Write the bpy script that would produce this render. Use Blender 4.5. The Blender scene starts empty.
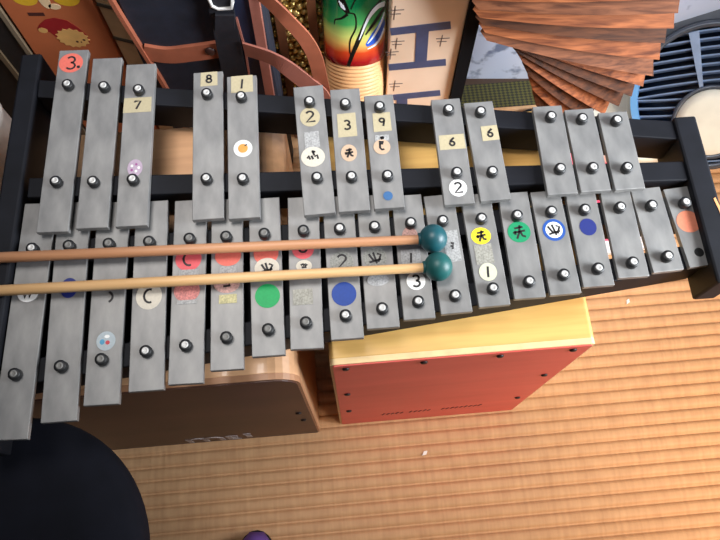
import bpy, bmesh, math, random
from mathutils import Vector, Matrix, Euler
random.seed(7)
C = bpy.context.scene.collection
PI = math.pi

# ---------------------------------------------------------------- materials
def mat(name, color, rough=.5, metal=0., spec=.5, coat=0.):
    m = bpy.data.materials.new(name); m.use_nodes = True
    b = m.node_tree.nodes['Principled BSDF']
    b.inputs['Base Color'].default_value = (*color, 1)
    b.inputs['Roughness'].default_value = rough
    b.inputs['Metallic'].default_value = metal
    b.inputs['Specular IOR Level'].default_value = spec
    b.inputs['Coat Weight'].default_value = coat
    return m
def srgb(r, g, b):
    f = lambda c: (c/255/12.92) if c/255 <= .04045 else ((c/255+.055)/1.055)**2.4
    return (f(r), f(g), f(b))
def noisy(m, c1, c2, scale=(10,10,10), nscale=5, detail=4, bump=0., coords='Object', lo=.3, hi=.7, rough=None, dist=0.):
    nt = m.node_tree; N = nt.nodes; L = nt.links; b = N['Principled BSDF']
    tc = N.new('ShaderNodeTexCoord'); mp = N.new('ShaderNodeMapping'); mp.inputs['Scale'].default_value = scale
    nz = N.new('ShaderNodeTexNoise'); nz.inputs['Scale'].default_value = nscale; nz.inputs['Detail'].default_value = detail
    nz.inputs['Distortion'].default_value = dist
    cr = N.new('ShaderNodeValToRGB'); cr.color_ramp.elements[0].position = lo; cr.color_ramp.elements[1].position = hi
    cr.color_ramp.elements[0].color = (*c1, 1); cr.color_ramp.elements[1].color = (*c2, 1)
    L.new(tc.outputs[coords], mp.inputs[0]); L.new(mp.outputs[0], nz.inputs[0]); L.new(nz.outputs[0], cr.inputs[0])
    L.new(cr.outputs[0], b.inputs['Base Color'])
    if bump:
        bp = N.new('ShaderNodeBump'); bp.inputs['Strength'].default_value = bump; bp.inputs['Distance'].default_value = .002
        L.new(nz.outputs[0], bp.inputs['Height']); L.new(bp.outputs[0], b.inputs['Normal'])
    if rough:
        mr = N.new('ShaderNodeMapRange'); mr.inputs[3].default_value = rough[0]; mr.inputs[4].default_value = rough[1]
        L.new(nz.outputs[0], mr.inputs[0]); L.new(mr.outputs[0], b.inputs['Roughness'])
    return m
def simple(name, rgb, rough=.5, var=.12, metal=0., scale=40, bump=0., **k):
    c = srgb(*rgb); m = mat(name, c, rough, metal, **k)
    return noisy(m, tuple(x*(1-var) for x in c), tuple(min(1, x*(1+var)) for x in c), (1,1,1), scale, 3, bump)

M = {}
M['metal'] = noisy(mat('brushed_aluminium', (.45,.45,.44), .5, .5), srgb(126,125,124), srgb(158,156,153), (9,4,8), 5, 6, .03, rough=(.46,.58))
M['black'] = simple('black_painted_wood', (18,19,25), .6, .25, scale=30, bump=.1, spec=.22)
M['rubber'] = simple('black_rubber', (22,22,23), .5)
M['steel'] = simple('screw_steel', (208,206,202), .5, metal=.35)
M['steel_dull'] = simple('dull_screw_steel', (128,126,122), .55, metal=.35)
M['hole'] = simple('dark_hole', (12,11,11), .9)
M['ply'] = noisy(mat('plywood_top', (.7,.5,.2), .32, coat=.25), srgb(214,160,88), srgb(236,190,112), (3,40,40), 2, 4, .05)
M['ply_dull'] = noisy(mat('plywood_top_brown', (.5,.3,.2), .33, coat=.25), srgb(206,156,116), srgb(226,176,132), (3,40,40), 2, 4, .05)
M['plyedge_dull'] = simple('plywood_edge_brown', (176,128,94), .45, .1, scale=60)
M['plyedge'] = simple('plywood_edge', (240,205,150), .5, .1, scale=60)
M['red'] = noisy(mat('red_panel', (.5,.05,.04), .45), srgb(212,84,76), srgb(226,96,86), (2,30,12), 2, 3, .03)
M['brown'] = noisy(mat('dark_brown_panel', (.06,.03,.02), .45), srgb(66,40,32), srgb(88,56,44), (2,30,3), 3, 5, .03)
M['screw'] = simple('black_screw', (28,20,18), .5)
M['logo'] = simple('pale_logo_paint', (176,166,166), .5, .05)
M['text'] = simple('dark_red_print', (84,22,20), .6, .05)
M['mallet_dark'] = noisy(mat('mallet_wood_reddish', (.6,.3,.15), .45), srgb(190,134,96), srgb(212,154,112), (3,60,60), 2, 3)
M['mallet_light'] = noisy(mat('mallet_wood_pale', (.8,.5,.25), .45), srgb(222,174,118), srgb(240,194,138), (3,60,60), 2, 3)
M['teal'] = simple('teal_rubber', (22,78,86), .42, .2, scale=60)
M['teal2'] = simple('green_teal_rubber', (24,86,84), .45, .2, scale=60)
def glue(name, rgb, var=.06): return simple(name, rgb, .55, var, scale=300)
S = {'coral':(255,122,104),'beige':(208,194,156),'pinkish':(205,180,200),'fruit':(250,246,240),'pale':(186,185,182),'cream':(238,228,208),
 'peach':(226,192,160),'sky':(58,112,166),'white':(244,242,238),'navy':(28,44,128),'icy':(198,210,214),'pink':(252,104,110),'pinkfade':(226,142,134),
 'blush':(224,176,164),'yellowfade':(214,204,150),'green':(10,178,96),'green2':(8,160,104),'beigefade':(176,172,160),'greyed':(158,158,150),'blue':(16,68,160),
 'palegrey':(188,188,188),'yellow':(248,218,40),'cream2':(240,240,206),'blue2':(30,88,178),'orange':(255,152,116),'ink':(30,26,28),'fruitspot':(240,172,80),
 'redspot':(222,70,80),'cyan':(90,176,214),'mauve':(176,96,160)}
S = {k: (v if k in ('ink','white','yellow') else tuple(int(c*.88) for c in v)) for k, v in S.items()}
for k, v in S.items():
    if k in ('beigefade','greyed','palegrey','pale','yellowfade','pinkfade','blush'): M['st_'+k] = simple('sticker_'+k, v, .55, .32, scale=420)
    else: M['st_'+k] = glue('sticker_'+k, v)

# ---------------------------------------------------------------- mesh helpers
def obj(name, bm, mats, parent=None, loc=(0,0,0), rot=(0,0,0), smooth=False, bevel=0., label=None):
    me = bpy.data.meshes.new(name)
    bmesh.ops.recalc_face_normals(bm, faces=bm.faces)
    bm.to_mesh(me); bm.free()
    o = bpy.data.objects.new(name, me); C.objects.link(o)
    for m in (mats if isinstance(mats, (list, tuple)) else [mats]): me.materials.append(m)
    o.location = loc; o.rotation_euler = rot
    if parent: o.parent = parent
    if smooth:
        for p in me.polygons: p.use_smooth = True
    if bevel:
        b = o.modifiers.new('bevel', 'BEVEL'); b.width = bevel; b.segments = 2; b.limit_method = 'ANGLE'; b.angle_limit = .7
    if label: o['label'] = label
    return o
def thing(name, label, cat, loc=(0,0,0), rot=(0,0,0), group=None):
    o = bpy.data.objects.new(name, None); C.objects.link(o); o.empty_display_size = .05
    o.location = loc; o.rotation_euler = rot; o['label'] = label; o['category'] = cat
    if group: o['group'] = group
    return o
def tag(o, label, cat, group=None):
    o['label'] = label; o['category'] = cat
    if group: o['group'] = group
    return o
def box(bm, x0, x1, y0, y1, z0, z1, mi=0):
    vs = [bm.verts.new((x, y, z)) for z in (z0, z1) for x, y in ((x0,y0),(x1,y0),(x1,y1),(x0,y1))]
    fs = [(0,1,2,3),(4,5,6,7),(0,1,5,4),(1,2,6,5),(2,3,7,6),(3,0,4,7)]
    for f in fs:
        F = bm.faces.new([vs[i] for i in f]); F.material_index = mi
    return vs
def prism(bm, pts, z0, z1, mi=0, side=None, axis='z'):
    """outline pts extruded between z0 and z1; axis 'y' puts the outline in XZ"""
    P = (lambda a, b, c: (a, b, c)) if axis == 'z' else (lambda a, b, c: (a, c, b))
    lo = [bm.verts.new(P(x, y, z0)) for x, y in pts]; hi = [bm.verts.new(P(x, y, z1)) for x, y in pts]
    f = bm.faces.new(hi); f.material_index = mi
    f = bm.faces.new(list(reversed(lo))); f.material_index = mi
    n = len(pts)
    for i in range(n):
        f = bm.faces.new([lo[i], lo[(i+1)%n], hi[(i+1)%n], hi[i]]); f.material_index = mi if side is None else side
def ellipse(cx, cy, rx, ry, n=28): return [(cx+rx*math.cos(2*PI*i/n), cy+ry*math.sin(2*PI*i/n)) for i in range(n)]
def rrect(x0, x1, y0, y1, r, n=5):
    out = []
    for cx, cy, a in ((x1-r,y1-r,0),(x0+r,y1-r,PI/2),(x0+r,y0+r,PI),(x1-r,y0+r,3*PI/2)):
        for i in range(n+1): out.append((cx+r*math.cos(a+PI/2*i/n), cy+r*math.sin(a+PI/2*i/n)))
    return out
def lathe(bm, prof, n=32, mi=0, mis=None, M4=None):
    rings = []
    for r, z in prof:
        rings.append([bm.verts.new((M4 @ Vector((r*math.cos(2*PI*i/n), r*math.sin(2*PI*i/n), z))) if M4 else (r*math.cos(2*PI*i/n), r*math.sin(2*PI*i/n), z)) for i in range(n)])
    for k in range(len(rings)-1):
        for i in range(n):
            f = bm.faces.new([rings[k][i], rings[k][(i+1)%n], rings[k+1][(i+1)%n], rings[k+1][i]])
            f.material_index = mis[k] if mis else mi; f.smooth = True
    f = bm.faces.new(rings[0]); f.material_index = mis[0] if mis else mi
    f = bm.faces.new(rings[-1]); f.material_index = mis[-1] if mis else mi
def tube(bm, pts, r, n=8, mi=0, closed=False):
    pts = [Vector(p) for p in pts]; rings = []; N = len(pts)
    rr = r if isinstance(r, (list, tuple)) else [r]*N
    for k, p in enumerate(pts):
        a = pts[(k-1) % N] if (closed or k > 0) else p; b = pts[(k+1) % N] if (closed or k < N-1) else p
        t = (b-a).normalized(); u = t.cross(Vector((0,0,1)))
        if u.length < .05: u = t.cross(Vector((0,1,0)))
        u.normalize(); v = t.cross(u)
        rings.append([bm.verts.new(p + rr[k]*(u*math.cos(2*PI*i/n)+v*math.sin(2*PI*i/n))) for i in range(n)])
    for k in range(N if closed else N-1):
        A, B = rings[k], rings[(k+1) % N]
        for i in range(n):
            f = bm.faces.new([A[i], A[(i+1)%n], B[(i+1)%n], B[i]]); f.material_index = mi; f.smooth = True
    if not closed:
        bm.faces.new(rings[0]).material_index = mi; bm.faces.new(rings[-1]).material_index = mi
def spline(pts, k=6):
    P = [Vector(p) for p in pts]; out = []
    for i in range(len(P)-1):
        a, b, c, d = P[max(i-1,0)], P[i], P[i+1], P[min(i+2,len(P)-1)]
        for j in range(k):
            t = j/k
            out.append(.5*((2*b)+(c-a)*t+(2*a-5*b+4*c-d)*t*t+(3*b-a-3*c+d)*t**3))
    out.append(P[-1]); return out
def ribbon(bm, pts, w, z0, z1, mi=0, axis='z'):
    """flat strip of width w along a 2D polyline, extruded between z0 and z1"""
    P = [Vector((p[0], p[1])) for p in pts]; Lf, Rt = [], []
    for i, p in enumerate(P):
        a = P[max(i-1,0)]; b = P[min(i+1,len(P)-1)]; t = (b-a)
        t = t.normalized() if t.length else Vector((1,0)); n = Vector((-t.y, t.x))
        ww = w[i] if isinstance(w, (list, tuple)) else w
        Lf.append(p+n*ww/2); Rt.append(p-n*ww/2)
    for i in range(len(P)-1):
        prism(bm, [tuple(Lf[i]), tuple(Lf[i+1]), tuple(Rt[i+1]), tuple(Rt[i])], z0, z1, mi, axis=axis)

# hand-written strokes in a unit cell
def arc(cx, cy, rx, ry, a0, a1, n=10): return [(cx+rx*math.cos(math.radians(a0+(a1-a0)*i/n)), cy+ry*math.sin(math.radians(a0+(a1-a0)*i/n))) for i in range(n+1)]
G = {
 '1': [[(.05,.5),(-.05,-.5)]],
 '2': [arc(0,.25,.28,.25,160,-40,8)+[(-.3,-.45),(.4,-.42)]],
 '3': [arc(0,.25,.26,.24,150,-90,8)+arc(0,-.24,.3,.26,90,-150,8)],
 '6': [[(.25,.5),(-.15,.15)]+arc(0,-.2,.25,.25,150,-200,12)],
 '7': [[(-.3,.3),(-.25,.45),(.32,.45),(-.1,-.5)]],
 '8': [arc(0,.25,.22,.22,-90,270,12), arc(0,-.22,.28,.24,90,450,12)],
 '9': [arc(0,.2,.25,.22,0,360,12)+[(.25,.2),(.1,-.5)]],
 'C': [arc(.05,0,.34,.42,70,290,10)],
 'L': [[(-.15,.4),(-.18,-.1),(0,-.3),(.2,-.25)], [(-.25,.55),(.2,.5)], [(-.2,.35),(.15,.32)]],
 'k': [[(-.3,.28),(.3,.36)], [(-.42,-.05),(.42,.08)], [(.1,.5),(.02,0),(-.2,-.5)], [(.1,0),(.2,-.3),(.42,-.38)], [(-.25,.1),(-.28,-.2)]],
 'x': [[(-.4,.3),(-.1,-.2)], [(-.1,.4),(.1,-.4)], [(.15,.3),(.4,.2),(.2,-.3)], [(-.4,-.3),(.4,-.1)]],
 'm': [[(-.4,-.1),(-.3,.1),(-.2,-.2)], [(-.1,.1),(0,-.2)], [(0,.5),(.1,.1)], [(.1,0),(.3,.1),(.35,-.2)], [(-.05,.35),(.2,.4)]],
 'n': [[(-.4,.1),(-.1,.25),(0,.0)], [(.1,.3),(.2,0),(.4,.2)], [(-.3,-.2),(.3,-.15)]],
 'w': [[(-.4,.2),(-.2,-.4),(0,.2),(.15,-.4),(.35,.3)]],
 'o': [arc(0,0,.28,.25,0,360,12)],
 'p': [[(-.1,.4),(.2,.35),(.1,.15)], [(-.2,0),(.2,-.05)], [(0,-.2),(.1,-.4)]],
 ')': [arc(-.3,0,.6,.5,60,-60,8)],
 '.': [arc(.0,-.1,.06,.06,0,360,6)],
}
BARS={'N1': (-0.3842, -0.1148, 0.2759, -0.0385, -0.0374, -0.1839), 'N2': (-0.339, -0.1081, 0.2592, 0.0, -0.0371, -0.1788), 'N3': (-0.2936, -0.1025, 0.2411, -0.0106, -0.0381, -0.1744), 'N4': (-0.2473, -0.0978, 0.2275, 0.0, -0.0389, -0.169), 'N5': (-0.2029, -0.0967, 0.2209, -0.018, -0.0385, -0.1656), 'N6': (-0.1591, -0.0916, 0.207, -0.009, -0.0392, -0.1599), 'N7': (-0.1143, -0.0865, 0.1929, 0.0, -0.0388, -0.1542), 'N8': (-0.0698, -0.0852, 0.186, -0.023, -0.0383, -0.1494), 'N9': (-0.0266, -0.0822, 0.1762, 0.0, -0.0389, -0.1446), 'N10': (0.0141, -0.0782, 0.1649, 0.0, -0.0394, -0.1395), 'N11': (0.0555, -0.0761, 0.1546, 0.0, -0.0379, -0.1345), 'N12': (0.0959, -0.0756, 0.1478, 0.0267, -0.0379, -0.1305), 'N13': (0.1396, -0.0741, 0.1409, 0.028, -0.0385, -0.1254), 'N14': (0.1828, -0.0716, 0.1332, 0.0, -0.0377, -0.1201), 'N15': (0.2228, -0.0713, 0.1305, 0.0158, -0.0356, -0.1149), 'N16': (0.2633, -0.0688, 0.1221, 0.0, -0.0361, -0.1105), 'N17': (0.3051, -0.0658, 0.1125, 0.0, -0.0364, -0.1062), 'N18': (0.3443, -0.0645, 0.1068, 0.0419, -0.0368, -0.1018), 'N19': (0.3855, -0.0638, 0.1011, 0.0789, -0.0359, -0.0976), 'S1': (-0.3521, 0.1035, 0.2524, -0.0329, 0.1735, 0.0392), 'S2': (-0.308, 0.0965, 0.2352, -0.0278, 0.1673, 0.0359), 'S3': (-0.2641, 0.0899, 0.2238, -0.0177, 0.1596, 0.0352), 'S4': (-0.1777, 0.0818, 0.2031, 0.0, 0.1475, 0.0298), 'S5': (-0.1358, 0.0763, 0.196, 0.0, 0.14, 0.0267), 'S6': (-0.0509, 0.065, 0.1763, 0.0297, 0.1266, 0.0216), 'S7': (-0.0082, 0.0616, 0.1676, 0.0, 0.1203, 0.0197), 'S8': (0.0329, 0.056, 0.1549, 0.0, 0.1129, 0.018), 'S9': (0.1149, 0.0495, 0.144, 0.0, 0.1025, 0.0158), 'S10': (0.1562, 0.0468, 0.1347, 0.0228, 0.0966, 0.014), 'S11': (0.2379, 0.0417, 0.1207, -0.0125, 0.0833, 0.0119), 'S12': (0.2768, 0.0385, 0.1125, 0.0, 0.0776, 0.0102), 'S13': (0.3174, 0.0346, 0.1057, 0.0, 0.072, 0.0073)}
STICKERS=[('S1', -0.0018, 0.1065, 0.0302, 0.029, 'o', 'coral', '3.'),
 ('S3', -0.0012, 0.0514, 0.0344, 0.0217, 'r', 'beige', '7'),
 ('S3', 0.0005, -0.0364, 0.0178, 0.0229, 'o', 'pinkish', '*'),
 ('S4', 0.0012, 0.091, 0.0212, 0.0209, 'r', 'beige', '8'),
 ('S5', 0.0003, 0.086, 0.0274, 0.0252, 'r', 'beige', '1'),
 ('S5', 0.0, -0.006, 0.0228, 0.0234, 'o', 'fruit', ''),
 ('S6', -0.0011, 0.0432, 0.0244, 0.027, 'o', 'beige', '2'),
 ('S6', -0.0012, 0.0108, 0.0181, 0.0235, 'r', 'pale', ''),
 ('S6', -0.0019, -0.0125, 0.0286, 0.0271, 'o', 'cream', 'm'),
 ('S7', -0.0007, 0.0319, 0.0231, 0.0337, 'r', 'beige', '3'),
 ('S7', -0.0009, -0.007, 0.0191, 0.0231, 'o', 'peach', 'k'),
 ('S8', 0.0011, 0.0385, 0.0219, 0.0268, 'r', 'beige', '9'),
 ('S8', -0.0008, 0.0162, 0.0169, 0.0083, 'r', 'pale', 'x'),
 ('S8', -0.0019, 0.0038, 0.0204, 0.0205, 'o', 'peach', 'L'),
 ('S8', -0.0005, -0.0619, 0.0111, 0.0117, 'o', 'sky', ''),
 ('S9', 0.001, 0.0109, 0.0313, 0.0206, 'r', 'beige', '6'),
 ('S9', 0.0005, -0.0512, 0.0211, 0.0222, 'o', 'white', '2'),
 ('S10', 0.0076, 0.0223, 0.0206, 0.0208, 'r', 'beige', '6'),
 ('N1', -0.001, 0.0252, 0.0237, 0.0217, 'o', 'white', 'w'),
 ('N2', 0.0008, 0.0211, 0.0193, 0.0242, 'o', 'navy', ''),
 ('N3', 0.0012, 0.0013, 0.0068, 0.0108, 'g', 'ink', ')'),
 ('N3', 0.001, -0.05, 0.021, 0.0218, 'o', 'icy', 'b'),
 ('N4', 0.0, -0.0057, 0.0293, 0.0323, 'o', 'cream', 'C'),
 ('N5', -0.0009, 0.035, 0.0299, 0.0298, 'o', 'pink', 'C'),
 ('N5', 0.0002, 0.0177, 0.0228, 0.0086, 'r', 'pale', ''),
 ('N5', -0.0015, -0.004, 0.0294, 0.0265, 'o', 'pinkfade', ''),
 ('N5', -0.0011, -0.0172, 0.0225, 0.0048, 'r', 'pale', ''),
 ('N6', 0.0012, 0.0302, 0.03, 0.0249, 'o', 'coral', ''),
 ('N6', 0.0012, 0.0129, 0.0195, 0.0098, 'r', 'pale', ''),
 ('N6', 0.0, -0.0041, 0.0295, 0.0218, 'o', 'blush', 'n'),
 ('N6', 0.0011, -0.0221, 0.0203, 0.0107, 'r', 'yellowfade', ''),
 ('N7', 0.0006, 0.0255, 0.0289, 0.03, 'o', 'coral', ''),
 ('N7', 0.0012, 0.0069, 0.0286, 0.0246, 'o', 'cream', 'x'),
 ('N7', 0.0008, -0.027, 0.0282, 0.0286, 'o', 'green', ''),
 ('N8', -0.0016, 0.026, 0.0255, 0.025, 'o', 'pink', 'o'),
 ('N8', -0.0009, 0.0048, 0.0183, 0.0147, 'o', 'cream', 'n'),
 ('N8', -0.003, -0.0326, 0.0226, 0.019, 'r', 'beigefade', ''),
 ('N9', -0.0001, 0.0035, 0.0276, 0.0271, 'o', 'greyed', '2'),
 ('N9', -0.0004, -0.0354, 0.0282, 0.0286, 'o', 'blue', ''),
 ('N10', -0.0025, 0.0016, 0.0276, 0.0272, 'o', 'greyed', 'x'),
 ('N10', -0.0013, -0.0255, 0.025, 0.0145, 'o', 'palegrey', ''),
 ('N11', -0.0008, 0.0239, 0.0186, 0.0228, 'o', 'blush', '.'),
 ('N11', -0.0024, -0.0036, 0.023, 0.0222, 'r', 'palegrey', '1'),
 ('N11', 0.0004, -0.0321, 0.0216, 0.0217, 'o', 'white', '3'),
 ('N12', 0.0064, 0.007, 0.0174, 0.04, 'r', 'pale', 'p'),
 ('N13', -0.0018, 0.0158, 0.0233, 0.0214, 'o', 'yellow', 'k'),
 ('N13', -0.002, -0.007, 0.0208, 0.0247, 'r', 'beigefade', ''),
 ('N13', -0.0011, -0.0294, 0.0206, 0.0218, 'o', 'cream2', '1'),
 ('N14', -0.0003, 0.0149, 0.0269, 0.0266, 'o', 'green2', 'k'),
 ('N15', 0.0012, 0.0141, 0.0269, 0.0278, 'O', 'blue2', 'x'),
 ('N16', 0.001, 0.0124, 0.0199, 0.0216, 'o', 'navy', ''),
 ('N19', -0.0014, 0.0056, 0.0282, 0.028, 'o', 'orange', '')]
# ---------------------------------------------------------------- the setting
tat = mat('tatami_rush', srgb(214,160,110), .6, spec=.35)
def build_tatami(m):
    nt = m.node_tree; N = nt.nodes; L = nt.links; b = N['Principled BSDF']
    tc = N.new('ShaderNodeTexCoord'); sep = N.new('ShaderNodeSeparateXYZ'); L.new(tc.outputs['Object'], sep.inputs[0])
    mp = N.new('ShaderNodeMapping'); mp.inputs['Scale'].default_value = (160, 8, 1); L.new(tc.outputs['Object'], mp.inputs[0])
    n1 = N.new('ShaderNodeTexNoise'); n1.inputs['Scale'].default_value = 1; n1.inputs['Detail'].default_value = 3; L.new(mp.outputs[0], n1.inputs[0])
    mp2 = N.new('ShaderNodeMapping'); mp2.inputs['Scale'].default_value = (45, 30, 1); L.new(tc.outputs['Object'], mp2.inputs[0])
    n2 = N.new('ShaderNodeTexNoise'); n2.inputs['Scale'].default_value = 1; n2.inputs['Detail'].default_value = 2; L.new(mp2.outputs[0], n2.inputs[0])
    ad = N.new('ShaderNodeMath'); ad.operation = 'ADD'; L.new(n1.outputs[0], ad.inputs[0]); L.new(n2.outputs[0], ad.inputs[1])
    cr = N.new('ShaderNodeValToRGB'); e = cr.color_ramp.elements
    e[0].position = .25; e[0].color = (*srgb(186,142,102), 1); e[1].position = .75; e[1].color = (*srgb(214,170,126), 1)
    hf = N.new('ShaderNodeMath'); hf.operation = 'MULTIPLY'; hf.inputs[1].default_value = .5; L.new(ad.outputs[0], hf.inputs[0]); L.new(hf.outputs[0], cr.inputs[0])
    L.new(cr.outputs[0], b.inputs['Base Color'])
    bp = N.new('ShaderNodeBump'); bp.inputs['Strength'].default_value = .35; bp.inputs['Distance'].default_value = .002
    L.new(n1.outputs[0], bp.inputs['Height']); L.new(bp.outputs[0], b.inputs['Normal'])
build_tatami(tat)
PITCH = .0225
def tatami(name, x0, x1, y0, y1):
    bm = bmesh.new(); n = int(round((y1-y0)/PITCH))*10; prev = None
    for i in range(n+1):
        y = y0+(y1-y0)*i/n; ph = (y/PITCH) % 1
        z = -.0075*(1-(1-abs(2*ph-1)**3.2))
        cur = (bm.verts.new((x0,y,z)), bm.verts.new((x1,y,z)))
        if prev: bm.faces.new([prev[0], prev[1], cur[1], cur[0]])
        prev = cur
    box(bm, x0, x1, y0, y1, -.03, -.005)
    return obj(name, bm, tat, rot=(0,0,math.radians(4.9)), smooth=False)
fl = tatami('floor', -1.6, 2.2, -1.3, .8225); fl['kind'] = 'structure'
brocade = mat('border_brocade', (.1,.1,.05), .7)
def build_brocade(m):
    nt = m.node_tree; N = nt.nodes; L = nt.links; b = N['Principled BSDF']
    tc = N.new('ShaderNodeTexCoord'); mp = N.new('ShaderNodeMapping'); mp.inputs['Scale'].default_value = (1,1.4,1); mp.inputs['Rotation'].default_value = (0,0,.78)
    ch = N.new('ShaderNodeTexChecker'); ch.inputs['Scale'].default_value = 150
    ch.inputs[1].default_value = (*srgb(84,80,30), 1); ch.inputs[2].default_value = (*srgb(34,36,24), 1)
    L.new(tc.outputs['Object'], mp.inputs[0]); L.new(mp.outputs[0], ch.inputs[0]); L.new(ch.outputs[0], b.inputs['Base Color'])
build_brocade(brocade)
bm = bmesh.new(); box(bm, -1.6, 2.2, .822, .884, -.03, .001)
o = obj('trim_1', bm, brocade, rot=(0,0,math.radians(4.9))); o['kind'] = 'structure'
bm = bmesh.new(); box(bm, -1.8, 2.2, .884, 1.3, -.03, -.001)
o = obj('floor', bm, simple('dark_floor_boards', (70,50,36), .5), rot=(0,0,math.radians(4.9))); o['kind'] = 'structure'
wm = noisy(mat('pale_plaster', (.7,.72,.76), .8), srgb(112,124,150), srgb(186,198,220), (1,1,1), 24, 6, .1, lo=.34, hi=.44)
bm = bmesh.new(); box(bm, -1.7, 2.1, .925, .985, -.03, 2.3)
o = obj('wall_back', bm, wm); o['kind'] = 'structure'

# ---------------------------------------------------------------- cajons (box drums)
def cajon(name, label, width, origin, front, top, rad, screws, lab_front, D=.325):
    t = thing(name, label, 'box drum', origin, (0,0,math.radians(4.8)))
    Hh = .48
    def outline(w, e=0): 
        pts = []
        for cx, a in ((w-rad, 0), (rad, PI/2)):
            for i in range(7):
                aa = a+PI/2*i/6; pts.append((cx+(rad-e)*math.cos(aa), Hh-rad+(rad-e)*math.sin(aa)))
        return [(w-e, 0)] + pts + [(e, 0)]
    bm = bmesh.new(); prism(bm, outline(width), 0.009, D, 0, axis='y')
    obj('body', bm, top, t, bevel=.001)
    bm = bmesh.new(); prism(bm, outline(width), 0.0015, .009, 0, axis='y')
    obj('plywood_rim', bm, M['plyedge'] if rad < .02 else M['plyedge_dull'], t)
    bm = bmesh.new(); prism(bm, outline(width, .0035), 0, .0015, 0, axis='y')
    obj('front_panel', bm, front, t, label=lab_front)
    for x, z in screws:
        bm = bmesh.new(); lathe(bm, [(.0045,0),(.0045,.0015),(.003,.0025),(.001,.0025)], 14)
        obj('screw', bm, M['screw'], t, (x, 0, z), (PI/2,0,0))
    return t
cr_ = cajon('cajon', 'box drum with red front panel and yellow wood top under the metallophone', .317, (-.0355,.1795,0), M['red'], M['ply'], .006,
  [(.0186,.462),(.1126,.4635),(.2046,.4635),(.2935,.4635),(.2945,.318),(.0175,.296),(.0175,.448-.3),(.2945,.14)], 'red front panel')
bm = bmesh.new()
random.seed(3)
for i in range(22):
    x = .075+i*.0078
    if i in (5, 11, 12): continue
    h = .011 if i % 3 else .014
    ribbon(bm, [(x-.001, .072+i*.0006), (x+.002+.001*random.random(), .072+h+i*.0006)], .0022, -.0006, 0, 0, axis='y')
    if i % 2: ribbon(bm, [(x, .0745+h*.5+i*.0006), (x+.004, .076+h*.5+i*.0006)], .0018, -.0006, 0, 0, axis='y')
obj('printed_lettering', bm, M['text'], cr_, label='small dark illegible lettering along the bottom')
cl_ = cajon('cajon', 'box drum with dark brown front panel and rounded wooden rim under the metallophone', .375, (-.0355-.412*math.cos(.0838), .1795-.412*math.sin(.0838)-.011, 0), M['brown'], M['ply_dull'], .035,
  [(.375-.0195,.235),(.375-.0172,.165)], 'dark brown front panel', .35)
bm = bmesh.new()
def lg(pts, w=.008): ribbon(bm, pts, w, -.0008, 0, 0, axis='y')
lx = .148
lg([(lx,.012),(lx,.05)]); lg(arc(lx+.014,.036,.014,.016,180,0,8)+[(lx+.028,.012)]); lg(arc(lx+.042,.036,.014,.016,180,0,8)+[(lx+.056,.012)])
lg([(lx+.07,.012),(lx+.07,.052)]); lg([(lx+.07,.05),(lx+.086,.05)]); lg([(lx+.07,.032),(lx+.084,.032)]); lg([(lx+.07,.014),(lx+.088,.014)])
lg([(lx+.104,.022),(lx+.104,.045)], .009); lg([(lx+.098,.06),(lx+.11,.06)], .008)
obj('logo', bm, M['logo'], cl_, label='pale logo lettering at the bottom of the panel')

# ---------------------------------------------------------------- metallophone
g = thing('metallophone', 'grey metal-bar glockenspiel in black frame dotted with stickers across two box drums', 'glockenspiel', (0,.37,.48), (0,0,math.radians(4.3)))
def rail(p, q, w, z0, z1, ext=0):
    a, b = Vector(p), Vector(q); bm = bmesh.new()
    s = (b.y-a.y)/(b.x-a.x); y = lambda x: a.y+s*(x-a.x)
    prism(bm, [(-.393,y(-.393)-w/2),(.393,y(.393)-w/2),(.393,y(.393)+w/2),(-.393,y(-.393)+w/2)], z0, z1)
    obj('rail', bm, M['black'], g, bevel=.0015)
rail((-.3497,.1745),(.312,.0735), .026, .012, .0620)
rail((-.3542,.0395),(.3156,.0085), .026, .012, .0620)
rail((-.39,-.0385),(.39,-.037), .030, 0, .048)
rail((-.387,-.180),(.385,-.0985), .028, 0, .048)
bm = bmesh.new(); prism(bm, [(-.392,-.168),(.215,-.105),(.215,-.052),(-.392,-.052)], .001, .007)
obj('dark_sheet', bm, M['black'], g)  # black sheet added beneath the natural bars, makes the gaps between them dark
bm = bmesh.new(); prism(bm, [(-.436,-.262),(-.411,-.262),(-.391,.232),(-.417,.232)], 0, .0655); obj('end_board', bm, M['black'], g, bevel=.003)
bm = bmesh.new(); box(bm, .393, .421, -.139, .078, 0, .0655); eb = obj('end_board', bm, M['black'], g, bevel=.003)
bm = bmesh.new(); prism(bm, [(.4175,-.062),(.4205,-.067),(.4195,-.048),(.4165,-.034),(.414,-.036),(.4165,-.05)], .0655, .0660)
obj('worn_patch', bm, simple('bare_wood_chip', (214,150,96), .6), eb)
BW = .036
pin_me = {}
def pin_bm(head):
    bm = bmesh.new()
    lathe(bm, [(.0058,0),(.0068,.0012),(.0067,.0076),(.0062,.0087),(.0040,.0089)], 20, 0)
    lathe(bm, [(.0040,.0080),(.0039,.0093),(.0034,.0096),(.0020,.0097),(.0016,.0092)], 18, 1)
    return bm
bars = {}
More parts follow.
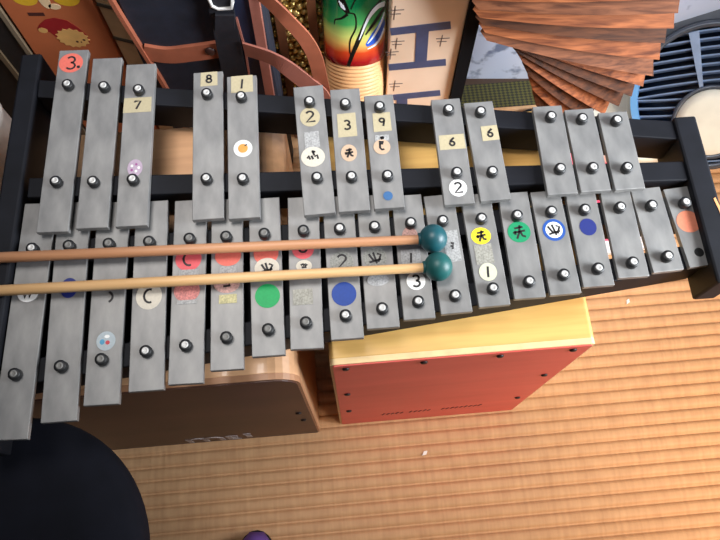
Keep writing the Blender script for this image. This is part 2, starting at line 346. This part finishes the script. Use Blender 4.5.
for k, (x, y, ln, rz, py1, py2) in BARS.items():
    nat = k[0] == 'N'; top = .055 if nat else .070; th = .007 if nat else .008
    BW = .0383 if x < -.18 and nat else .0368 if x < .03 else .0358
    bm = bmesh.new(); box(bm, -BW/2, BW/2, -ln/2, ln/2, -th, 0)
    if k == 'N19':
        hole = (-.0015, -.0338); lathe(bm, [(.0056,0),(.0056,.0003),(.0048,.0004)], 18, 1)
        for v in bm.verts[8:]: v.co += Vector((hole[0], hole[1], 0))
    b = obj('bar', bm, [M['metal'], M['hole']], g, (x, y, top), (0,0,rz), bevel=.0007)
    bars[k] = b
    rnd = random.Random(k)
    for j, py in enumerate((py1, py2)):
        if k == 'N19' and j == 1: continue
        m2 = M['steel_dull'] if (nat and x < -.06 and rnd.random() < .8) else M['steel']
        obj('pin', pin_bm(0), [M['rubber'], m2], b, (rnd.uniform(-.0012,.0012), py-y, 0))
NAMES = {'coral':'coral','beige':'beige tape','fruit':'white with an orange fruit','sky':'blue','pink':'pink','green':'green','green2':'green','blue':'blue','navy':'navy','yellow':'yellow','orange':'plain coral','white':'white','cream':'cream','cream2':'cream','blue2':'white with a blue ring'}
layer = {}
for (b, x, y, w, h, kind, col, gl) in STICKERS:
    bm = bmesh.new(); n = layer.get(b, 0); layer[b] = n+1
    z0, z1 = .0001+n*.00012, .0003+n*.00012
    mats = [M['st_'+col], M['st_ink'], M['st_fruitspot'], M['st_redspot'], M['st_cyan'], M['st_mauve'], M['st_white']]
    w = min(w, .0345)
    if kind == 'o': prism(bm, ellipse(0,0,w/2,h/2), z0, z1)
    elif kind == 'O':
        prism(bm, ellipse(0,0,w/2,h/2), z0, z1); prism(bm, ellipse(0,0,w*.37,h*.37), z1, z1+.0001, 6); z1 += .0001
    elif kind == 'r':
        prism(bm, [(-w/2,-h/2),(w/2,-h/2*.96),(w/2*.98,h/2),(-w/2*.97,h/2*.95)], z0, z1)
    s = min(w, h)*(.8 if kind != 'r' else .68)
    if kind == 'g': z1 = z0+.0001; s = h*1.6
    if len(gl) == 2: chars = [(gl[0], 0, 1), ('.', s*.44, 1)]
    elif gl in ('*', 'b', ''): chars = []
    else: chars = [(gl, 0, 1)]
    for ch, dx, sc in chars:
        for st in G[ch]:
            if ch == '.' : st = [(px, py-.25) for px, py in st]
            ribbon(bm, [(px*s*.8+dx, py*s*.8) for px, py in st], .0025, z1, z1+.00015, 1)
    if col == 'fruit': prism(bm, ellipse(0,0,w*.26,h*.26), z1, z1+.0001, 2); ribbon(bm, [(.002,.003),(.005,.005)], .0015, z1, z1+.0002, 1)
    if gl == 'b': 
        prism(bm, ellipse(.002,-.002,.0025,.0025,10), z1, z1+.0001, 3); prism(bm, ellipse(-.004,-.001,.0028,.0032,10), z1, z1+.0001, 4); prism(bm, ellipse(.001,.005,.003,.002,10), z1, z1+.0001, 6)
    if gl == '*':
        for a in range(5): prism(bm, ellipse(.0045*math.cos(a*1.26),.0048*math.sin(a*1.26),.0016,.0018,8), z1, z1+.0001, 5 if a % 2 else 6)
    shape = {'o':'round sticker','O':'round sticker','r':'','g':'ink mark'}[kind]
    nm = {'o':'sticker','O':'sticker','r':'tape_label','g':'ink_mark'}[kind]
    lb = None
    if col in NAMES:
        lb = (NAMES[col]+' '+shape).strip()
        if len(gl) and gl[0] in '123679' or gl == '8': lb += ' reading '+gl[0]
    if kind == 'g': prism(bm, ellipse(0,0,.0004,.0004,6), z0, z1, 1)
    obj(nm, bm, mats, bars[b], (x, y, 0), label=lb)

# ---------------------------------------------------------------- mallets
def mallet(label, p0, p1, head, hr, ms, mh):
    p0, p1, head = Vector(p0), Vector(p1), Vector(head); d = (head-p0).normalized()
    t = thing('mallet', label, 'mallet', head-Vector((0,0,hr)), (0,0,0), 'mallets lying across the bars')
    off = head-Vector((0,0,hr))
    bm = bmesh.new(); a = p0-d*.03
    tube(bm, [a-off, a+d*.002-off, (p1+a)/2-off, p1-off, head-off], [.004,.0062,.0060,.0054,.0054], 16)
    obj('shaft', bm, ms, t)
    bm = bmesh.new(); bmesh.ops.create_uvsphere(bm, u_segments=36, v_segments=24, radius=hr)
    for v in bm.verts: v.co.x *= .97
    tube(bm, [(-hr*1.04,0,0),(-hr*.8,0,0)], .0072, 20)
    obj('head', bm, mh, t, head-off, (0,0,math.atan2(d.y,d.x)), smooth=True)
    return t
mallet('mallet with reddish-brown wooden shaft and dark teal ball head, the upper of the two', (-.4072,.2884,.5518), (.0685,.3105,.5518), (.0834,.3117,.5518), .0166, M['mallet_dark'], M['teal'])
mallet('mallet with pale yellowish wooden shaft and teal ball head, the lower of the two', (-.4001,.249,.5518), (.0731,.2763,.5518), (.0878,.2775,.5518), .0166, M['mallet_light'], M['teal2'])

# ---------------------------------------------------------------- stool, slipper, magazine, jar
t = thing('stool', 'round dark navy padded stool in front of the brown box drum, bottom left corner', 'stool', (-.405,-.035,0))
navyf = simple('dark_navy_cloth', (14,15,24), .85, .25, scale=20, bump=.1, spec=.2)
bm = bmesh.new(); lathe(bm, [(.05,.395),(.150,.397),(.160,.405),(.164,.42),(.160,.440),(.148,.450),(.10,.456),(.02,.457)], 64)
obj('seat', bm, navyf, t, smooth=True)
for a in range(4):
    bm = bmesh.new(); c, s_ = math.cos(a*PI/2+.8), math.sin(a*PI/2+.8)
    tube(bm, [(.040*c-.05,.040*s_,.396),(.042*c-.055,.042*s_,0)], .009, 12); obj('leg', bm, M['black'], t)
bm = bmesh.new(); tube(bm, [(.042*math.cos(i*PI/12)-.053,.042*math.sin(i*PI/12),.16) for i in range(24)], .006, 8, closed=True); obj('stretcher', bm, M['black'], t)

t = thing('slipper', 'purple slipper toe peeking in on the tatami at the bottom edge', 'slipper', (-.176,-.120,0))
bm = bmesh.new()
sole = [(.045*math.sin(a)*(1.0-.15*math.cos(a)), .12*-math.cos(a)) for a in [2*PI*i/32 for i in range(32)]]
prism(bm, sole, 0, .012); obj('sole', bm, M['black'], t, bevel=.002)
bm = bmesh.new(); rows = []
for i in range(9):
    yy = .0+.117*i/8; w = .044*math.sqrt(max(.02, 1-(yy/.122)**2)); hh = .05*math.sqrt(max(.03, 1-(yy/.122)**2))
    rows.append([bm.verts.new((w*math.cos(PI*j/12), yy, .012+hh*math.sin(PI*j/12))) for j in range(13)])
for i in range(8):
    for j in range(12): bm.faces.new([rows[i][j], rows[i][j+1], rows[i+1][j+1], rows[i+1][j]])
o = obj('upper', bm, simple('purple_cloth', (104,72,150), .8), t, smooth=True); md = o.modifiers.new('s','SOLIDIFY'); md.thickness = .003

t = thing('magazine', 'pink and white magazine lying on the floor behind the metallophone, glimpsed between its bars', 'magazine', (.48,.625,.0), (0,0,math.radians(8)))
bm = bmesh.new(); box(bm, -.075,.075,-.115,.115,0,.012); obj('pages', bm, simple('magazine_paper', (236,232,236), .6), t)
bm = bmesh.new(); box(bm, -.06,.06,-.09,.113,.012,.0128); obj('cover_picture', bm, simple('magazine_pink', (236,84,116), .4), t)

bm = bmesh.new(); lathe(bm, [(.03,0),(.05,.004),(.052,.375),(.054,.38),(.054,.395),(.047,.395),(.046,.02),(.02,.018)], 36)
tag(obj('tall_white_jar', bm, simple('white_ceramic', (226,222,214), .35), loc=(-.589,.575,0), smooth=True), 'white round jar at the left edge beside the black frame end', 'jar')

scr = simple('white_paper_scrap', (240,236,228), .7)
for (sx, sy, rz, lb) in ((.516,.413,.9,'tiny white paper scrap on the tatami right of the red-fronted box drum'), (.115,.129,.5,'tiny white paper scrap on the tatami in front of the red panel')):
    bm = bmesh.new(); prism(bm, [(-.006,-.002),(.002,-.004),(.007,.001),(.001,.003)], 0, .0012)
    tag(obj('paper_scrap', bm, scr, loc=(sx,sy,.0), rot=(0,0,rz)), lb, 'paper scrap')

# ---------------------------------------------------------------- things along the back
# dark board with pale edging, far left
t = thing('framed_board', 'dark upright board with pale edge strips, far left beside the orange-brown box', 'board', (-.63,.735,0))
bm = bmesh.new(); box(bm, -.12,.094,-.015,.015,0,.62); obj('panel', bm, simple('dark_board', (30,26,26), .5, .2), t)
bm = bmesh.new(); box(bm, .094,.101,-.018,.018,0,.62); obj('edge_strip', bm, simple('pale_trim', (120,104,84), .5), t)
bm = bmesh.new(); ribbon(bm, [(.045,.62),(.052,.3),(.05,0)], .008, -.019,-.015, 0, axis='y'); obj('edge_strip', bm, simple('pale_trim_worn', (110,92,70), .5), t)

# orange-brown box with printed pictures
t = thing('picture_box', 'orange-brown box printed with a fuzzy face in a red hood, behind the leftmost bars', 'box', (-.455,.72,0))
obm = simple('orange_brown_card', (184,100,60), .5, .12, scale=12)
bm = bmesh.new(); box(bm, -.070,.066,0,.16,0,.60); obj('carton', bm, obm, t, bevel=.002)
def pr(parent, name, cx, cz, polys, yf):
    bm = bmesh.new(); mats = []
    for i, (pts, m, lift) in enumerate(polys):
        prism(bm, [(a-cx, b-cz) for a, b in pts], -.0004-lift, 0, i, axis='y'); mats.append(m)
    return obj(name, bm, mats, parent)
yel = simple('print_yellow', (224,176,40), .5); crm = simple('print_cream', (236,204,160), .5); redp = simple('print_red', (150,24,30), .5); drk = simple('print_dark', (70,30,24), .6)
skin = simple('print_tan', (222,170,100), .5)
def fuzzy(cx, cz, rx, rz, n=30, j=.08):
    return [(cx+rx*(1+(j if i % 2 else -j))*math.cos(2*PI*i/n), cz+rz*(1+(j if i % 2 else -j))*math.sin(2*PI*i/n)) for i in range(n)]
hood = [(-.494,.412),(-.487,.421),(-.474,.432),(-.458,.436),(-.442,.430),(-.431,.414),(-.423,.394),(-.425,.378),(-.44,.39),(-.46,.395),(-.473,.392),(-.478,.404),(-.487,.406)]
pr(t, 'printed_picture', -.455, 0, [(hood, redp, 0), (ellipse(-.487,.408,.007,.006,12), skin, .0002), (fuzzy(-.448,.390,.024,.021), skin, .0004), (fuzzy(-.461,.352,.006,.008,16), skin, .0004),
  (ellipse(-.444,.382,.0022,.0022,8), drk, .0006), (ellipse(-.432,.386,.0022,.0022,8), drk, .0006), (ellipse(-.438,.381,.0014,.0014,8), drk, .0006)], 0)
pr(t, 'printed_picture', -.455, 0, [(ellipse(-.485,.476,.018,.014), yel, 0), (ellipse(-.425,.479,.020,.018), yel, 0), (ellipse(-.458,.476,.008,.020), crm, .0002), (ellipse(-.448,.460,.009,.006), crm, .0002),
   ([(-.494,.447),(-.470,.447),(-.470,.440),(-.494,.440)], drk, 0)], 0)

# tan carton with grey straps
t = thing('tan_carton', 'narrow tan carton with dark grey bands, between the orange-brown box and the navy bag', 'box', (-.3705,.725,0))
bm = bmesh.new(); prism(bm, [(-.0165,0),(.0165,0),(.0165,.60),(-.0165,.60)], 0, .12, axis='y'); obj('carton', bm, simple('tan_card', (196,164,124), .6), t, bevel=.002)
gy = simple('grey_band', (66,62,52), .6)
for z in (.30,.375,.45,.52):
    bm = bmesh.new(); ribbon(bm, [(-.0165,z+.010),(.0165,z-.004)], .007, -.001, 0, 0, axis='y'); obj('band', bm, gy, t)

# navy bag with leather straps
t = thing('shoulder_bag', 'navy bag with tan leather straps and black webbing, behind the upper left bars', 'bag', (-.24,.70,0))
nav = simple('navy_canvas', (24,28,42), .75, .2, scale=60, bump=.2); lea = simple('tan_leather', (160,92,68), .42, .1, scale=50, bump=.1); lea2 = simple('pinkish_leather', (168,106,92), .38, .08, scale=50)
web = simple('black_webbing', (22,22,30), .7, .2, scale=120); navp = simple('navy_panel', (26,36,62), .6, .1)
X = lambda x: x+.24
bm = bmesh.new(); box(bm, X(-.352), X(-.138), 0, .05, 0, .58); obj('body', bm, nav, t, bevel=.012)
bm = bmesh.new(); ribbon(bm, [(X(a),b) for a, b in spline([(-.350,.58),(-.348,.507),(-.341,.434),(-.334,.37),(-.325,.28),(-.32,.1)])], .006, -.009, 0, axis='y'); obj('leather_edging', bm, lea, t)
bm = bmesh.new(); ribbon(bm, [(X(a),b) for a, b in spline([(-.335,.386),(-.30,.378),(-.26,.384),(-.212,.394)])], [.034]*19, -.006, 0, axis='y'); st_ = obj('leather_strap', bm, lea, t)
bm = bmesh.new(); lathe(bm, [(.0085,0),(.0085,.002),(.006,.004),(.001,.0045)], 20); obj('stud', bm, M['steel_dull'] if 0 else simple('dark_stud', (52,30,26), .4), st_, (X(-.231),-.006,.392), (PI/2,0,0))
bm = bmesh.new(); prism(bm, [(X(-.208),.58),(X(-.176),.58),(X(-.186),.20),(X(-.230),.20)], -.012, 0, axis='y'); wb = obj('webbing_strap', bm, web, t)
bm = bmesh.new(); prism(bm, [(X(-.205),.485),(X(-.178),.485),(X(-.182),.455),(X(-.212),.450)], -.018, -.012, axis='y'); obj('strap_keeper', bm, web, wb)
bm = bmesh.new(); tube(bm, [(X(-.208),-.014,.515),(X(-.207),-.014,.500),(X(-.199),-.014,.494),(X(-.180),-.014,.496),(X(-.176),-.014,.51)], .0025, 8); obj('metal_ring', bm, M['steel'], wb)
bm = bmesh.new(); prism(bm, [(X(-.176),.58),(X(-.153),.58),(X(-.160),.20),(X(-.186),.20)], -.007, 0, axis='y'); obj('side_panel', bm, navp, t)
bm = bmesh.new(); ribbon(bm, [(X(-.150),.58),(X(-.1475),.507),(X(-.153),.27),(X(-.153),.1)], .014, -.012, 0, axis='y'); obj('leather_edging', bm, lea2, t)
bm = bmesh.new(); ribbon(bm, [(X(-.178),.47),(X(-.176),.40),(X(-.183),.27)], .003, -.010, -.007, axis='y'); obj('piping', bm, lea2, t)
def handle(pts, w, m):
    bm = bmesh.new(); P = spline(pts, 8); rows = []
    for i, p in enumerate(P):
        a = P[max(i-1,0)]; b = P[min(i+1,len(P)-1)]; tt = (b-a).normalized(); n = Vector((-tt.z, 0, tt.x)).normalized()*w/2; d = Vector((0,.0035,0))
        rows.append([bm.verts.new(q-Vector((-.24,.70,0))) for q in (p+n, p-n, p-n+d, p+n+d)])
    for i in range(len(rows)-1):
        for j in range(4): bm.faces.new([rows[i][j], rows[i][(j+1)%4], rows[i+1][(j+1)%4], rows[i+1][j]])
    bm.faces.new(rows[0]); bm.faces.new(rows[-1]); obj('handle', bm, m, t)
handle([(-.176,.682,.410),(-.137,.667,.410),(-.112,.655,.402),(-.085,.648,.375),(-.064,.645,.345),(-.055,.65,.28)], .030, lea2)
handle([(-.140,.686,.525),(-.118,.672,.514),(-.100,.66,.500),(-.078,.652,.470),(-.066,.650,.430),(-.060,.65,.370),(-.056,.66,.30)], .022, lea)

# woven gold basket
t = thing('gold_basket', 'shiny gold woven basket with brown upright bands, between the navy bag and the painted guiro', 'basket', (-.119,.79,0))
gold = noisy(mat('gold_weave', (.6,.4,.1), .3, .7), srgb(132,98,38), srgb(250,222,140), (1,1,1), 90, 3, .5, lo=.38, hi=.62)
brn = simple('brown_band', (104,62,40), .45)
bm = bmesh.new()
for k in range(34):
    z = .02+k*.0165
    for c in range(9):
        x = -.046+c*.0118+(.003 if k % 2 else -.003)
        Mx = Matrix.Translation((x, .004*((c+k) % 2), z)) @ Matrix.Diagonal((.0075,.008,.0062,1))
        bmesh.ops.create_uvsphere(bm, u_segments=10, v_segments=6, radius=1, matrix=Mx)
box(bm, -.050,.052,.006,.12,0,.58)
obj('woven_wall', bm, gold, t, smooth=True)
for x0 in (-.012,.042):
    bm = bmesh.new(); ribbon(bm, [(x0,0),(x0,.58)], .014, -.014, 0, axis='y'); obj('band', bm, brn, t)

# painted guiro
t = thing('painted_guiro', 'leaning painted tube instrument, glossy green to red above pale ribbed wood', 'guiro', (-.009,.60,.028), (-math.radians(28),0,0))
r0 = .049
ribw = simple('pale_turned_wood', (224,172,120), .45, .08)
prof = [(.03,0),(r0,.004)]; z = .012
while z < .322: prof += [(r0,z),(r0+.0006,z+.002),(r0-.0012,z+.0045),(r0-.0012,z+.0052)]; z += .0066
bm = bmesh.new(); lathe(bm, prof, 48); obj('ribbed_grip', bm, ribw, t, smooth=True)
pm = mat('painted_lacquer', (.1,.5,.2), .18, coat=.8)
def paint(m):
    nt = m.node_tree; N = nt.nodes; L = nt.links; b = N['Principled BSDF']
    tc = N.new('ShaderNodeTexCoord'); sp = N.new('ShaderNodeSeparateXYZ'); L.new(tc.outputs['Object'], sp.inputs[0])
    nz = N.new('ShaderNodeTexNoise'); nz.inputs['Scale'].default_value = 14; L.new(tc.outputs['Object'], nz.inputs[0])
    a = N.new('ShaderNodeMath'); a.operation = 'MULTIPLY_ADD'; a.inputs[1].default_value = .03; L.new(nz.outputs[0], a.inputs[0]); L.new(sp.outputs[2], a.inputs[2])
    mr = N.new('ShaderNodeMapRange'); mr.inputs[1].default_value = .329; mr.inputs[2].default_value = .435; L.new(a.outputs[0], mr.inputs[0])
    cr = N.new('ShaderNodeValToRGB'); e = cr.color_ramp.elements
    e[0].position = 0.16; e[0].color = (*srgb(150,10,26), 1); e[1].position = 1; e[1].color = (*srgb(12,104,60), 1)
    for p, c in ((.33,(196,66,30)),(.46,(220,180,96)),(.58,(196,204,110)),(.75,(60,150,80))):
        q = e.new(p); q.color = (*srgb(*c), 1)
    L.new(mr.outputs[0], cr.inputs[0]); L.new(cr.outputs[0], b.inputs['Base Color'])
paint(pm)
bm = bmesh.new(); lathe(bm, [(r0-.002,.320),(r0+.0015,.322),(r0+.002,.334),(r0+.002,.55),(r0-.003,.56),(.01,.562)], 56); pb = obj('painted_body', bm, pm, t, smooth=True)
def decal(name, polys, mats):
    bm = bmesh.new()
    for pts, mi, lift in polys:
        pts = [(a, z+.022, w_) for a, z, w_ in pts]   # pts = list of (angle about the axis, height, half width)
        R = r0+.0022+lift; rows = []
        for i, (a, z, hw) in enumerate(pts):
            pa = pts[max(i-1,0)]; pb_ = pts[min(i+1,len(pts)-1)]
            t2 = Vector(((pb_[0]-pa[0])*R, pb_[1]-pa[1])); t2 = t2.normalized() if t2.length else Vector((1,0)); n = Vector((-t2.y,t2.x))*hw
            rows.append([Vector((R*math.sin(a+s*n.x/R), -R*math.cos(a+s*n.x/R), z+s*n.y)) for s in (1, .33, -.33, -1)])
        vv = [[bm.verts.new(p) for p in r] for r in rows]
        for i in range(len(vv)-1):
            for j in range(3):
                f = bm.faces.new([vv[i][j], vv[i][j+1], vv[i+1][j+1], vv[i+1][j]]); f.material_index = mi
    o = obj(name, bm, mats, pb); md = o.modifiers.new('s','SOLIDIFY'); md.thickness = .0004
def stroke(pts, mi, lift, w0, w1, w2):
    P = spline([(a, z, 0) for a, z in pts], 6); n = len(P)-1; out = []
    for i, p in enumerate(P):
        u = i/n; out.append((p.x, p.y, w0+(w1-w0)*u*2 if u < .5 else w1+(w2-w1)*(u-.5)*2))
    return out, mi, lift
ink = simple('paint_black', (14,16,14), .3); pw = simple('paint_white', (226,232,240), .3); pbl = simple('paint_blue', (30,84,190), .3)
decal('painted_swirls', [
  stroke([(-.55,.412),(-.38,.402),(-.18,.388)], 0, 0, .001, .0075, .003), stroke([(-.48,.405),(-.36,.397),(-.27,.392)], 1, .0003, .0005, .003, .0005),
  stroke([(-.2,.388),(.02,.385),(.05,.365),(-.12,.345),(-.14,.325),(-.05,.315)], 0, .0002, .001, .0013, .001),
  stroke([(-.2,.386),(-.4,.378),(-.62,.374),(-.66,.366)], 0, .0002, .0025, .0012, .001), stroke([(-.1,.394),(.05,.41),(.2,.42)], 0, .0002, .001, .001, .001),
  stroke([(-.2,.300),(-.05,.322),(.2,.352),(.5,.385),(1.0,.402)], 0, .0001, .0025, .004, .002),
  stroke([(.15,.345),(.45,.378),(.8,.392),(1.2,.39)], 1, .0004, .0005, .0035, .004),
  stroke([(.35,.352),(.6,.366),(.95,.380),(1.3,.385)], 0, .0005, .001, .0035, .003),
  stroke([(.38,.334),(.7,.345),(1.2,.365)], 2, .0003, .002, .010, .010), stroke([(.42,.337),(.7,.350),(1.2,.376)], 1, .0006, .0005, .002, .003),
  stroke([(.42,.328),(.8,.334),(1.2,.350)], 1, .0006, .0005, .002, .003)], [ink, pw, pbl])

# cardboard box with blue tape
t = thing('cardboard_box', 'upright beige cardboard box marked with blue tape shaped like a capital I on its side', 'box', (.105,.72,0))
bm = bmesh.new(); box(bm, -.059,.054,0,.18,0,.56)
obj('carton', bm, noisy(mat('beige_cardboard', (.6,.45,.33), .38), srgb(218,190,162), srgb(236,210,186), (1,1,1), 8, 4, .05), t, bevel=.002)
blu = simple('blue_tape', (62,74,108), .45, .12, scale=60)
X = lambda x: x-.105
for grp in ([((.047,.4045),(.138,.420)),((.096,.412),(.100,.322)),((.0475,.316),(.141,.330))], [((.059,.230),(.141,.244)),((.074,.234),(.080,.150)),((.060,.146),(.143,.156))]):
    bm = bmesh.new()
    for q, (a, b) in enumerate(grp):
        ribbon(bm, [(X(a[0]),a[1]),(X(b[0]),b[1])], .0195 if q == 1 else .0165, -.0008-.0001*q, 0, axis='y')
    obj('blue_tape', bm, blu, t)
bm = bmesh.new()
for cx, cz, s in ((.052,.448,1.1),(.058,.378,1),(.050,.352,1),(.128,.385,1),(.060,.266,1.1)):
    for p in (((-.009,.003),(.012,.005)),((-.007,-.004),(.008,-.003)),((0,.012),(-.001,-.015))):
        ribbon(bm, [(X(cx+q[0]*s), cz+q[1]*s) for q in p], .0014, -.0006, 0, axis='y')
obj('pen_marks', bm, simple('grey_pen', (96,84,80), .6), t)
bm = bmesh.new(); box(bm, .054,.074,-.008,.18,0,.56); obj('edge_panel', bm, simple('matt_black', (12,12,14), .9, spec=.1), t, label='black side edge')

# fanned wooden slats
t = thing('slatted_wood_shade', 'flared shade of overlapping reddish-brown wooden slats, behind the upper right bars', 'wooden shade', (.30,.70,0))
woods = [noisy(mat('shade_wood_%s' % n, (.4,.2,.1), .65, spec=.18), srgb(*a), srgb(*b), (5,40,60), 3, 5, .25, dist=.6) for n, a, b in
   (('warm',(84,40,20),(158,92,54)), ('pink',(70,38,24),(134,82,54)), ('dark',(44,22,12),(98,56,32)))]
def lerp_poly(P, u):
    f = u*(len(P)-1); i = min(int(f), len(P)-2); return P[i]+(P[i+1]-P[i])*(f-i)
def slats(Lp, Rp, n, y0, bulge, seq, jag):
    Lp = [Vector((a,b)) for a, b in Lp]; Rp = [Vector((a,b)) for a, b in Rp]
    for k in range(n):
        u0, u1 = k/n, (k+1.06)/n; u1 = min(u1, 1.0)
        bm = bmesh.new(); rows = []; ns = 10
        e = [random.uniform(-jag, jag) for _ in range(4)]
        for i in range(ns+1):
            s = i/ns; row = []
            for j, u in enumerate((u0, (u0+u1)/2, u1)):
                s2 = s*(1+(e[2]+e[3]*(j-1))) + (e[0] if i == 0 else 0)*.0
                a = lerp_poly(Lp, u); b = lerp_poly(Rp, u); p = a+(b-a)*(s2-(.03*(j == 1)*(1-s)))
                yy = y0-bulge*math.sin(PI*min(1,s))+(.014-.013*j)*(.5+s)
                row.append(Vector((p.x-.30, yy-.70+k*.0008, p.y)))
            rows.append(row)
        vv = [[bm.verts.new(p) for p in r] for r in rows]
        for i in range(ns):
            for j in range(2): bm.faces.new([vv[i][j], vv[i][j+1], vv[i+1][j+1], vv[i+1][j]])
        o = obj('slat', bm, woods[seq[k % len(seq)]], t); md = o.modifiers.new('s','SOLIDIFY'); md.thickness = .003
slats([(.128,.63),(.138,.594),(.149,.56),(.159,.53),(.165,.504),(.176,.480),(.184,.452)], [(.398,.68),(.406,.642),(.415,.594),(.428,.545),(.434,.498),(.438,.449),(.446,.385)], 9, .665, .006, (0,1,2,0,1,0,2), .008)
slats([(.200,.455),(.212,.438),(.226,.418),(.242,.398),(.260,.365),(.282,.315),(.305,.25)], [(.455,.392),(.462,.350),(.455,.312),(.440,.272),(.418,.238),(.392,.212),(.365,.20)], 8, .69, .004, (2,0,2,2,0), .008)
bm = bmesh.new(); tube(bm, [(.07,.10,0),(.07,.10,.62)], .010, 14); lathe(bm, [(.042,0),(.042,.01),(.03,.016),(.012,.02)], 32, M4=Matrix.Translation((.07,.10,0)))
obj('stand', bm, M['black'], t)

# floor fan
t = thing('floor_fan', 'round electric fan with blue-grey louvred grille and cream hub, tilted up at the right edge', 'fan', (.677,.79,0))
n = Vector((-.43,-.5,.75)).normalized(); xa = Vector((1,0,0)); xa = (xa-n*xa.dot(n)).normalized(); ya = n.cross(xa)
R3 = Matrix((xa, ya, n)).transposed().to_4x4() @ Matrix.Rotation(.10, 4, 'Z')
Mf = Matrix.Translation((0,0,.13)) @ R3
def fobj(name, bm, m, parent=t, smooth=False, bevel=0, label=None):
    bm.transform(Mf); return obj(name, bm, m, parent, smooth=smooth, bevel=bevel, label=label)
R = .134
gmet = simple('grey_metallic_plastic', (92,98,108), .3, .1, metal=.5); lou = simple('blue_grey_louvre', (126,150,186), .3, .1, metal=.3); dkb = simple('dark_blue_plastic', (24,32,50), .45)
lbl = simple('light_blue_ring', (110,170,226), .35, .05); crw = simple('cream_plastic', (232,230,214), .4, .04); slv = simple('silver_rib', (150,170,200), .3, .1, metal=.3)
bm = bmesh.new(); lathe(bm, [(R*.5,-.075),(R*.9,-.06),(R*1.06,-.02),(R*1.06,.0),(R*1.04,.004),(R*1.02,-.02),(.02,-.03)], 64); fobj('housing', bm, gmet, smooth=True)
bm = bmesh.new(); tube(bm, [(R*math.cos(i*PI/36),R*math.sin(i*PI/36),.006) for i in range(72)], .0055, 10, closed=True); fobj('rim', bm, gmet, smooth=True)
bm = bmesh.new(); a_ = [math.radians(155+i*3) for i in range(30)]
prism(bm, [((R+.007)*math.cos(q),(R+.007)*math.sin(q)) for q in a_]+[((R-.006)*math.cos(q),(R-.006)*math.sin(q)) for q in reversed(a_)], -.01, .013); fobj('rim_trim', bm, lbl, label='light blue rim section')
bm = bmesh.new(); a_ = [math.radians(15+i*5) for i in range(24)]
prism(bm, [((R*1.45)*math.cos(q),(R*1.45)*math.sin(q)) for q in a_]+[((R+.006)*math.cos(q),(R+.006)*math.sin(q)) for q in reversed(a_)], -.03, -.004); fobj('shroud', bm, gmet, bevel=.004)
bm = bmesh.new(); lathe(bm, [(R*.97,-.022),(R*.97,-.018),(.01,-.018)], 48); fobj('back_plate', bm, dkb)
hubc = Vector((.004,-.050))
for i in range(17):
    y = R*.92-i*R*.116
    hw = math.sqrt(max(0, R*R-y*y))*.985
    segs = [(-hw, hw)]
    dyh = y-hubc.y
    if abs(dyh) < .070:
        c = math.sqrt(.070**2-dyh**2); segs = [(-hw, hubc.x-c), (hubc.x+c, hw)]
    for a, b in segs:
        if b-a < .012: continue
        bm = bmesh.new(); N_ = 8; rows = []
        for j in range(N_+1):
            x = a+(b-a)*j/N_; cv = -.006*(x/R)**2*(1 if y > 0 else -1)
            rows.append([bm.verts.new((x, y+cv+.002, .005)), bm.verts.new((x, y+cv-.001, .005)), bm.verts.new((x, y+cv-.004, -.014)), bm.verts.new((x, y+cv-.0010, -.014))])
        for j in range(N_):
            for q in range(4): bm.faces.new([rows[j][q], rows[j][(q+1)%4], rows[j+1][(q+1)%4], rows[j+1][q]])
        bm.faces.new(rows[0]); bm.faces.new(rows[-1]); fobj('louvre', bm, lou)
bm = bmesh.new(); prism(bm, [(-.034,.122),(-.016,.125),(-.008,.010),(-.014,.010)], -.012, .009); fobj('rib', bm, slv)
bm = bmesh.new(); prism(bm, [(.05,-.09),(.06,-.086),(.085,-.118),(.075,-.122)], -.012, .009); fobj('rib', bm, slv)
Mh = Matrix.Translation((hubc.x, hubc.y, 0))
bm = bmesh.new(); lathe(bm, [(.070,-.017),(.071,.010),(.066,.013),(.063,.009),(.02,.009)], 48, M4=Mh); fobj('hub_ring', bm, gmet, smooth=True)
bm = bmesh.new(); lathe(bm, [(.063,.008),(.062,.013),(.045,.016),(.01,.017)], 48, M4=Mh); fobj('hub', bm, crw, smooth=True, label='cream hub')
bm = bmesh.new(); prism(bm, rrect(-.20,.12,-.085,.085,.05), 0, .035); o = obj('base', bm, crw, t, (0,-.0,0), bevel=.006)

# ---------------------------------------------------------------- light
def area(name, loc, target, size, energy, color, sy=None):
    l = bpy.data.lights.new(name, 'AREA'); l.energy = energy; l.color = color; l.size = size
    if sy: l.shape = 'RECTANGLE'; l.size_y = sy
    o = bpy.data.objects.new(name, l); C.objects.link(o); o.location = loc
    o.rotation_euler = (Vector(target)-Vector(loc)).to_track_quat('-Z','Y').to_euler(); return o
area('warm_key_light', (1.1,-.5,1.05), (.78,.14,0), .4, 5.1, (1,.79,.61)).data.spread = math.radians(70)  # added warm key, no window there; narrow spread leaves the left floor dark
area('day_window_light', (1.1,.2,.95), (-.15,.75,.40), .6, 10, (.88,.94,1)).data.spread = math.radians(75)
area('overhead_fill_light', (-.30,.5,2.0), (-.05,.5,.5), .6, 2.2, (1,.97,.95)).data.spread = math.radians(55)  # overhead fill added to balance the left bars against the key
w = bpy.data.worlds.new('world'); bpy.context.scene.world = w; w.use_nodes = True
w.node_tree.nodes['Background'].inputs[0].default_value = (.85,.88,1,1); w.node_tree.nodes['Background'].inputs[1].default_value = .06

# ---------------------------------------------------------------- camera
cam = bpy.data.cameras.new('camera'); co = bpy.data.objects.new('camera', cam); C.objects.link(co)
cam.sensor_width = 36; cam.lens = 35; co.location = (0,0,1.288); co.rotation_euler = (math.atan2(260,700),0,0); cam.clip_start = .01
sc = bpy.context.scene; sc.camera = co
sc.view_settings.view_transform = 'Standard'; sc.view_settings.look = 'None'; sc.view_settings.exposure = 0; sc.view_settings.gamma = 1
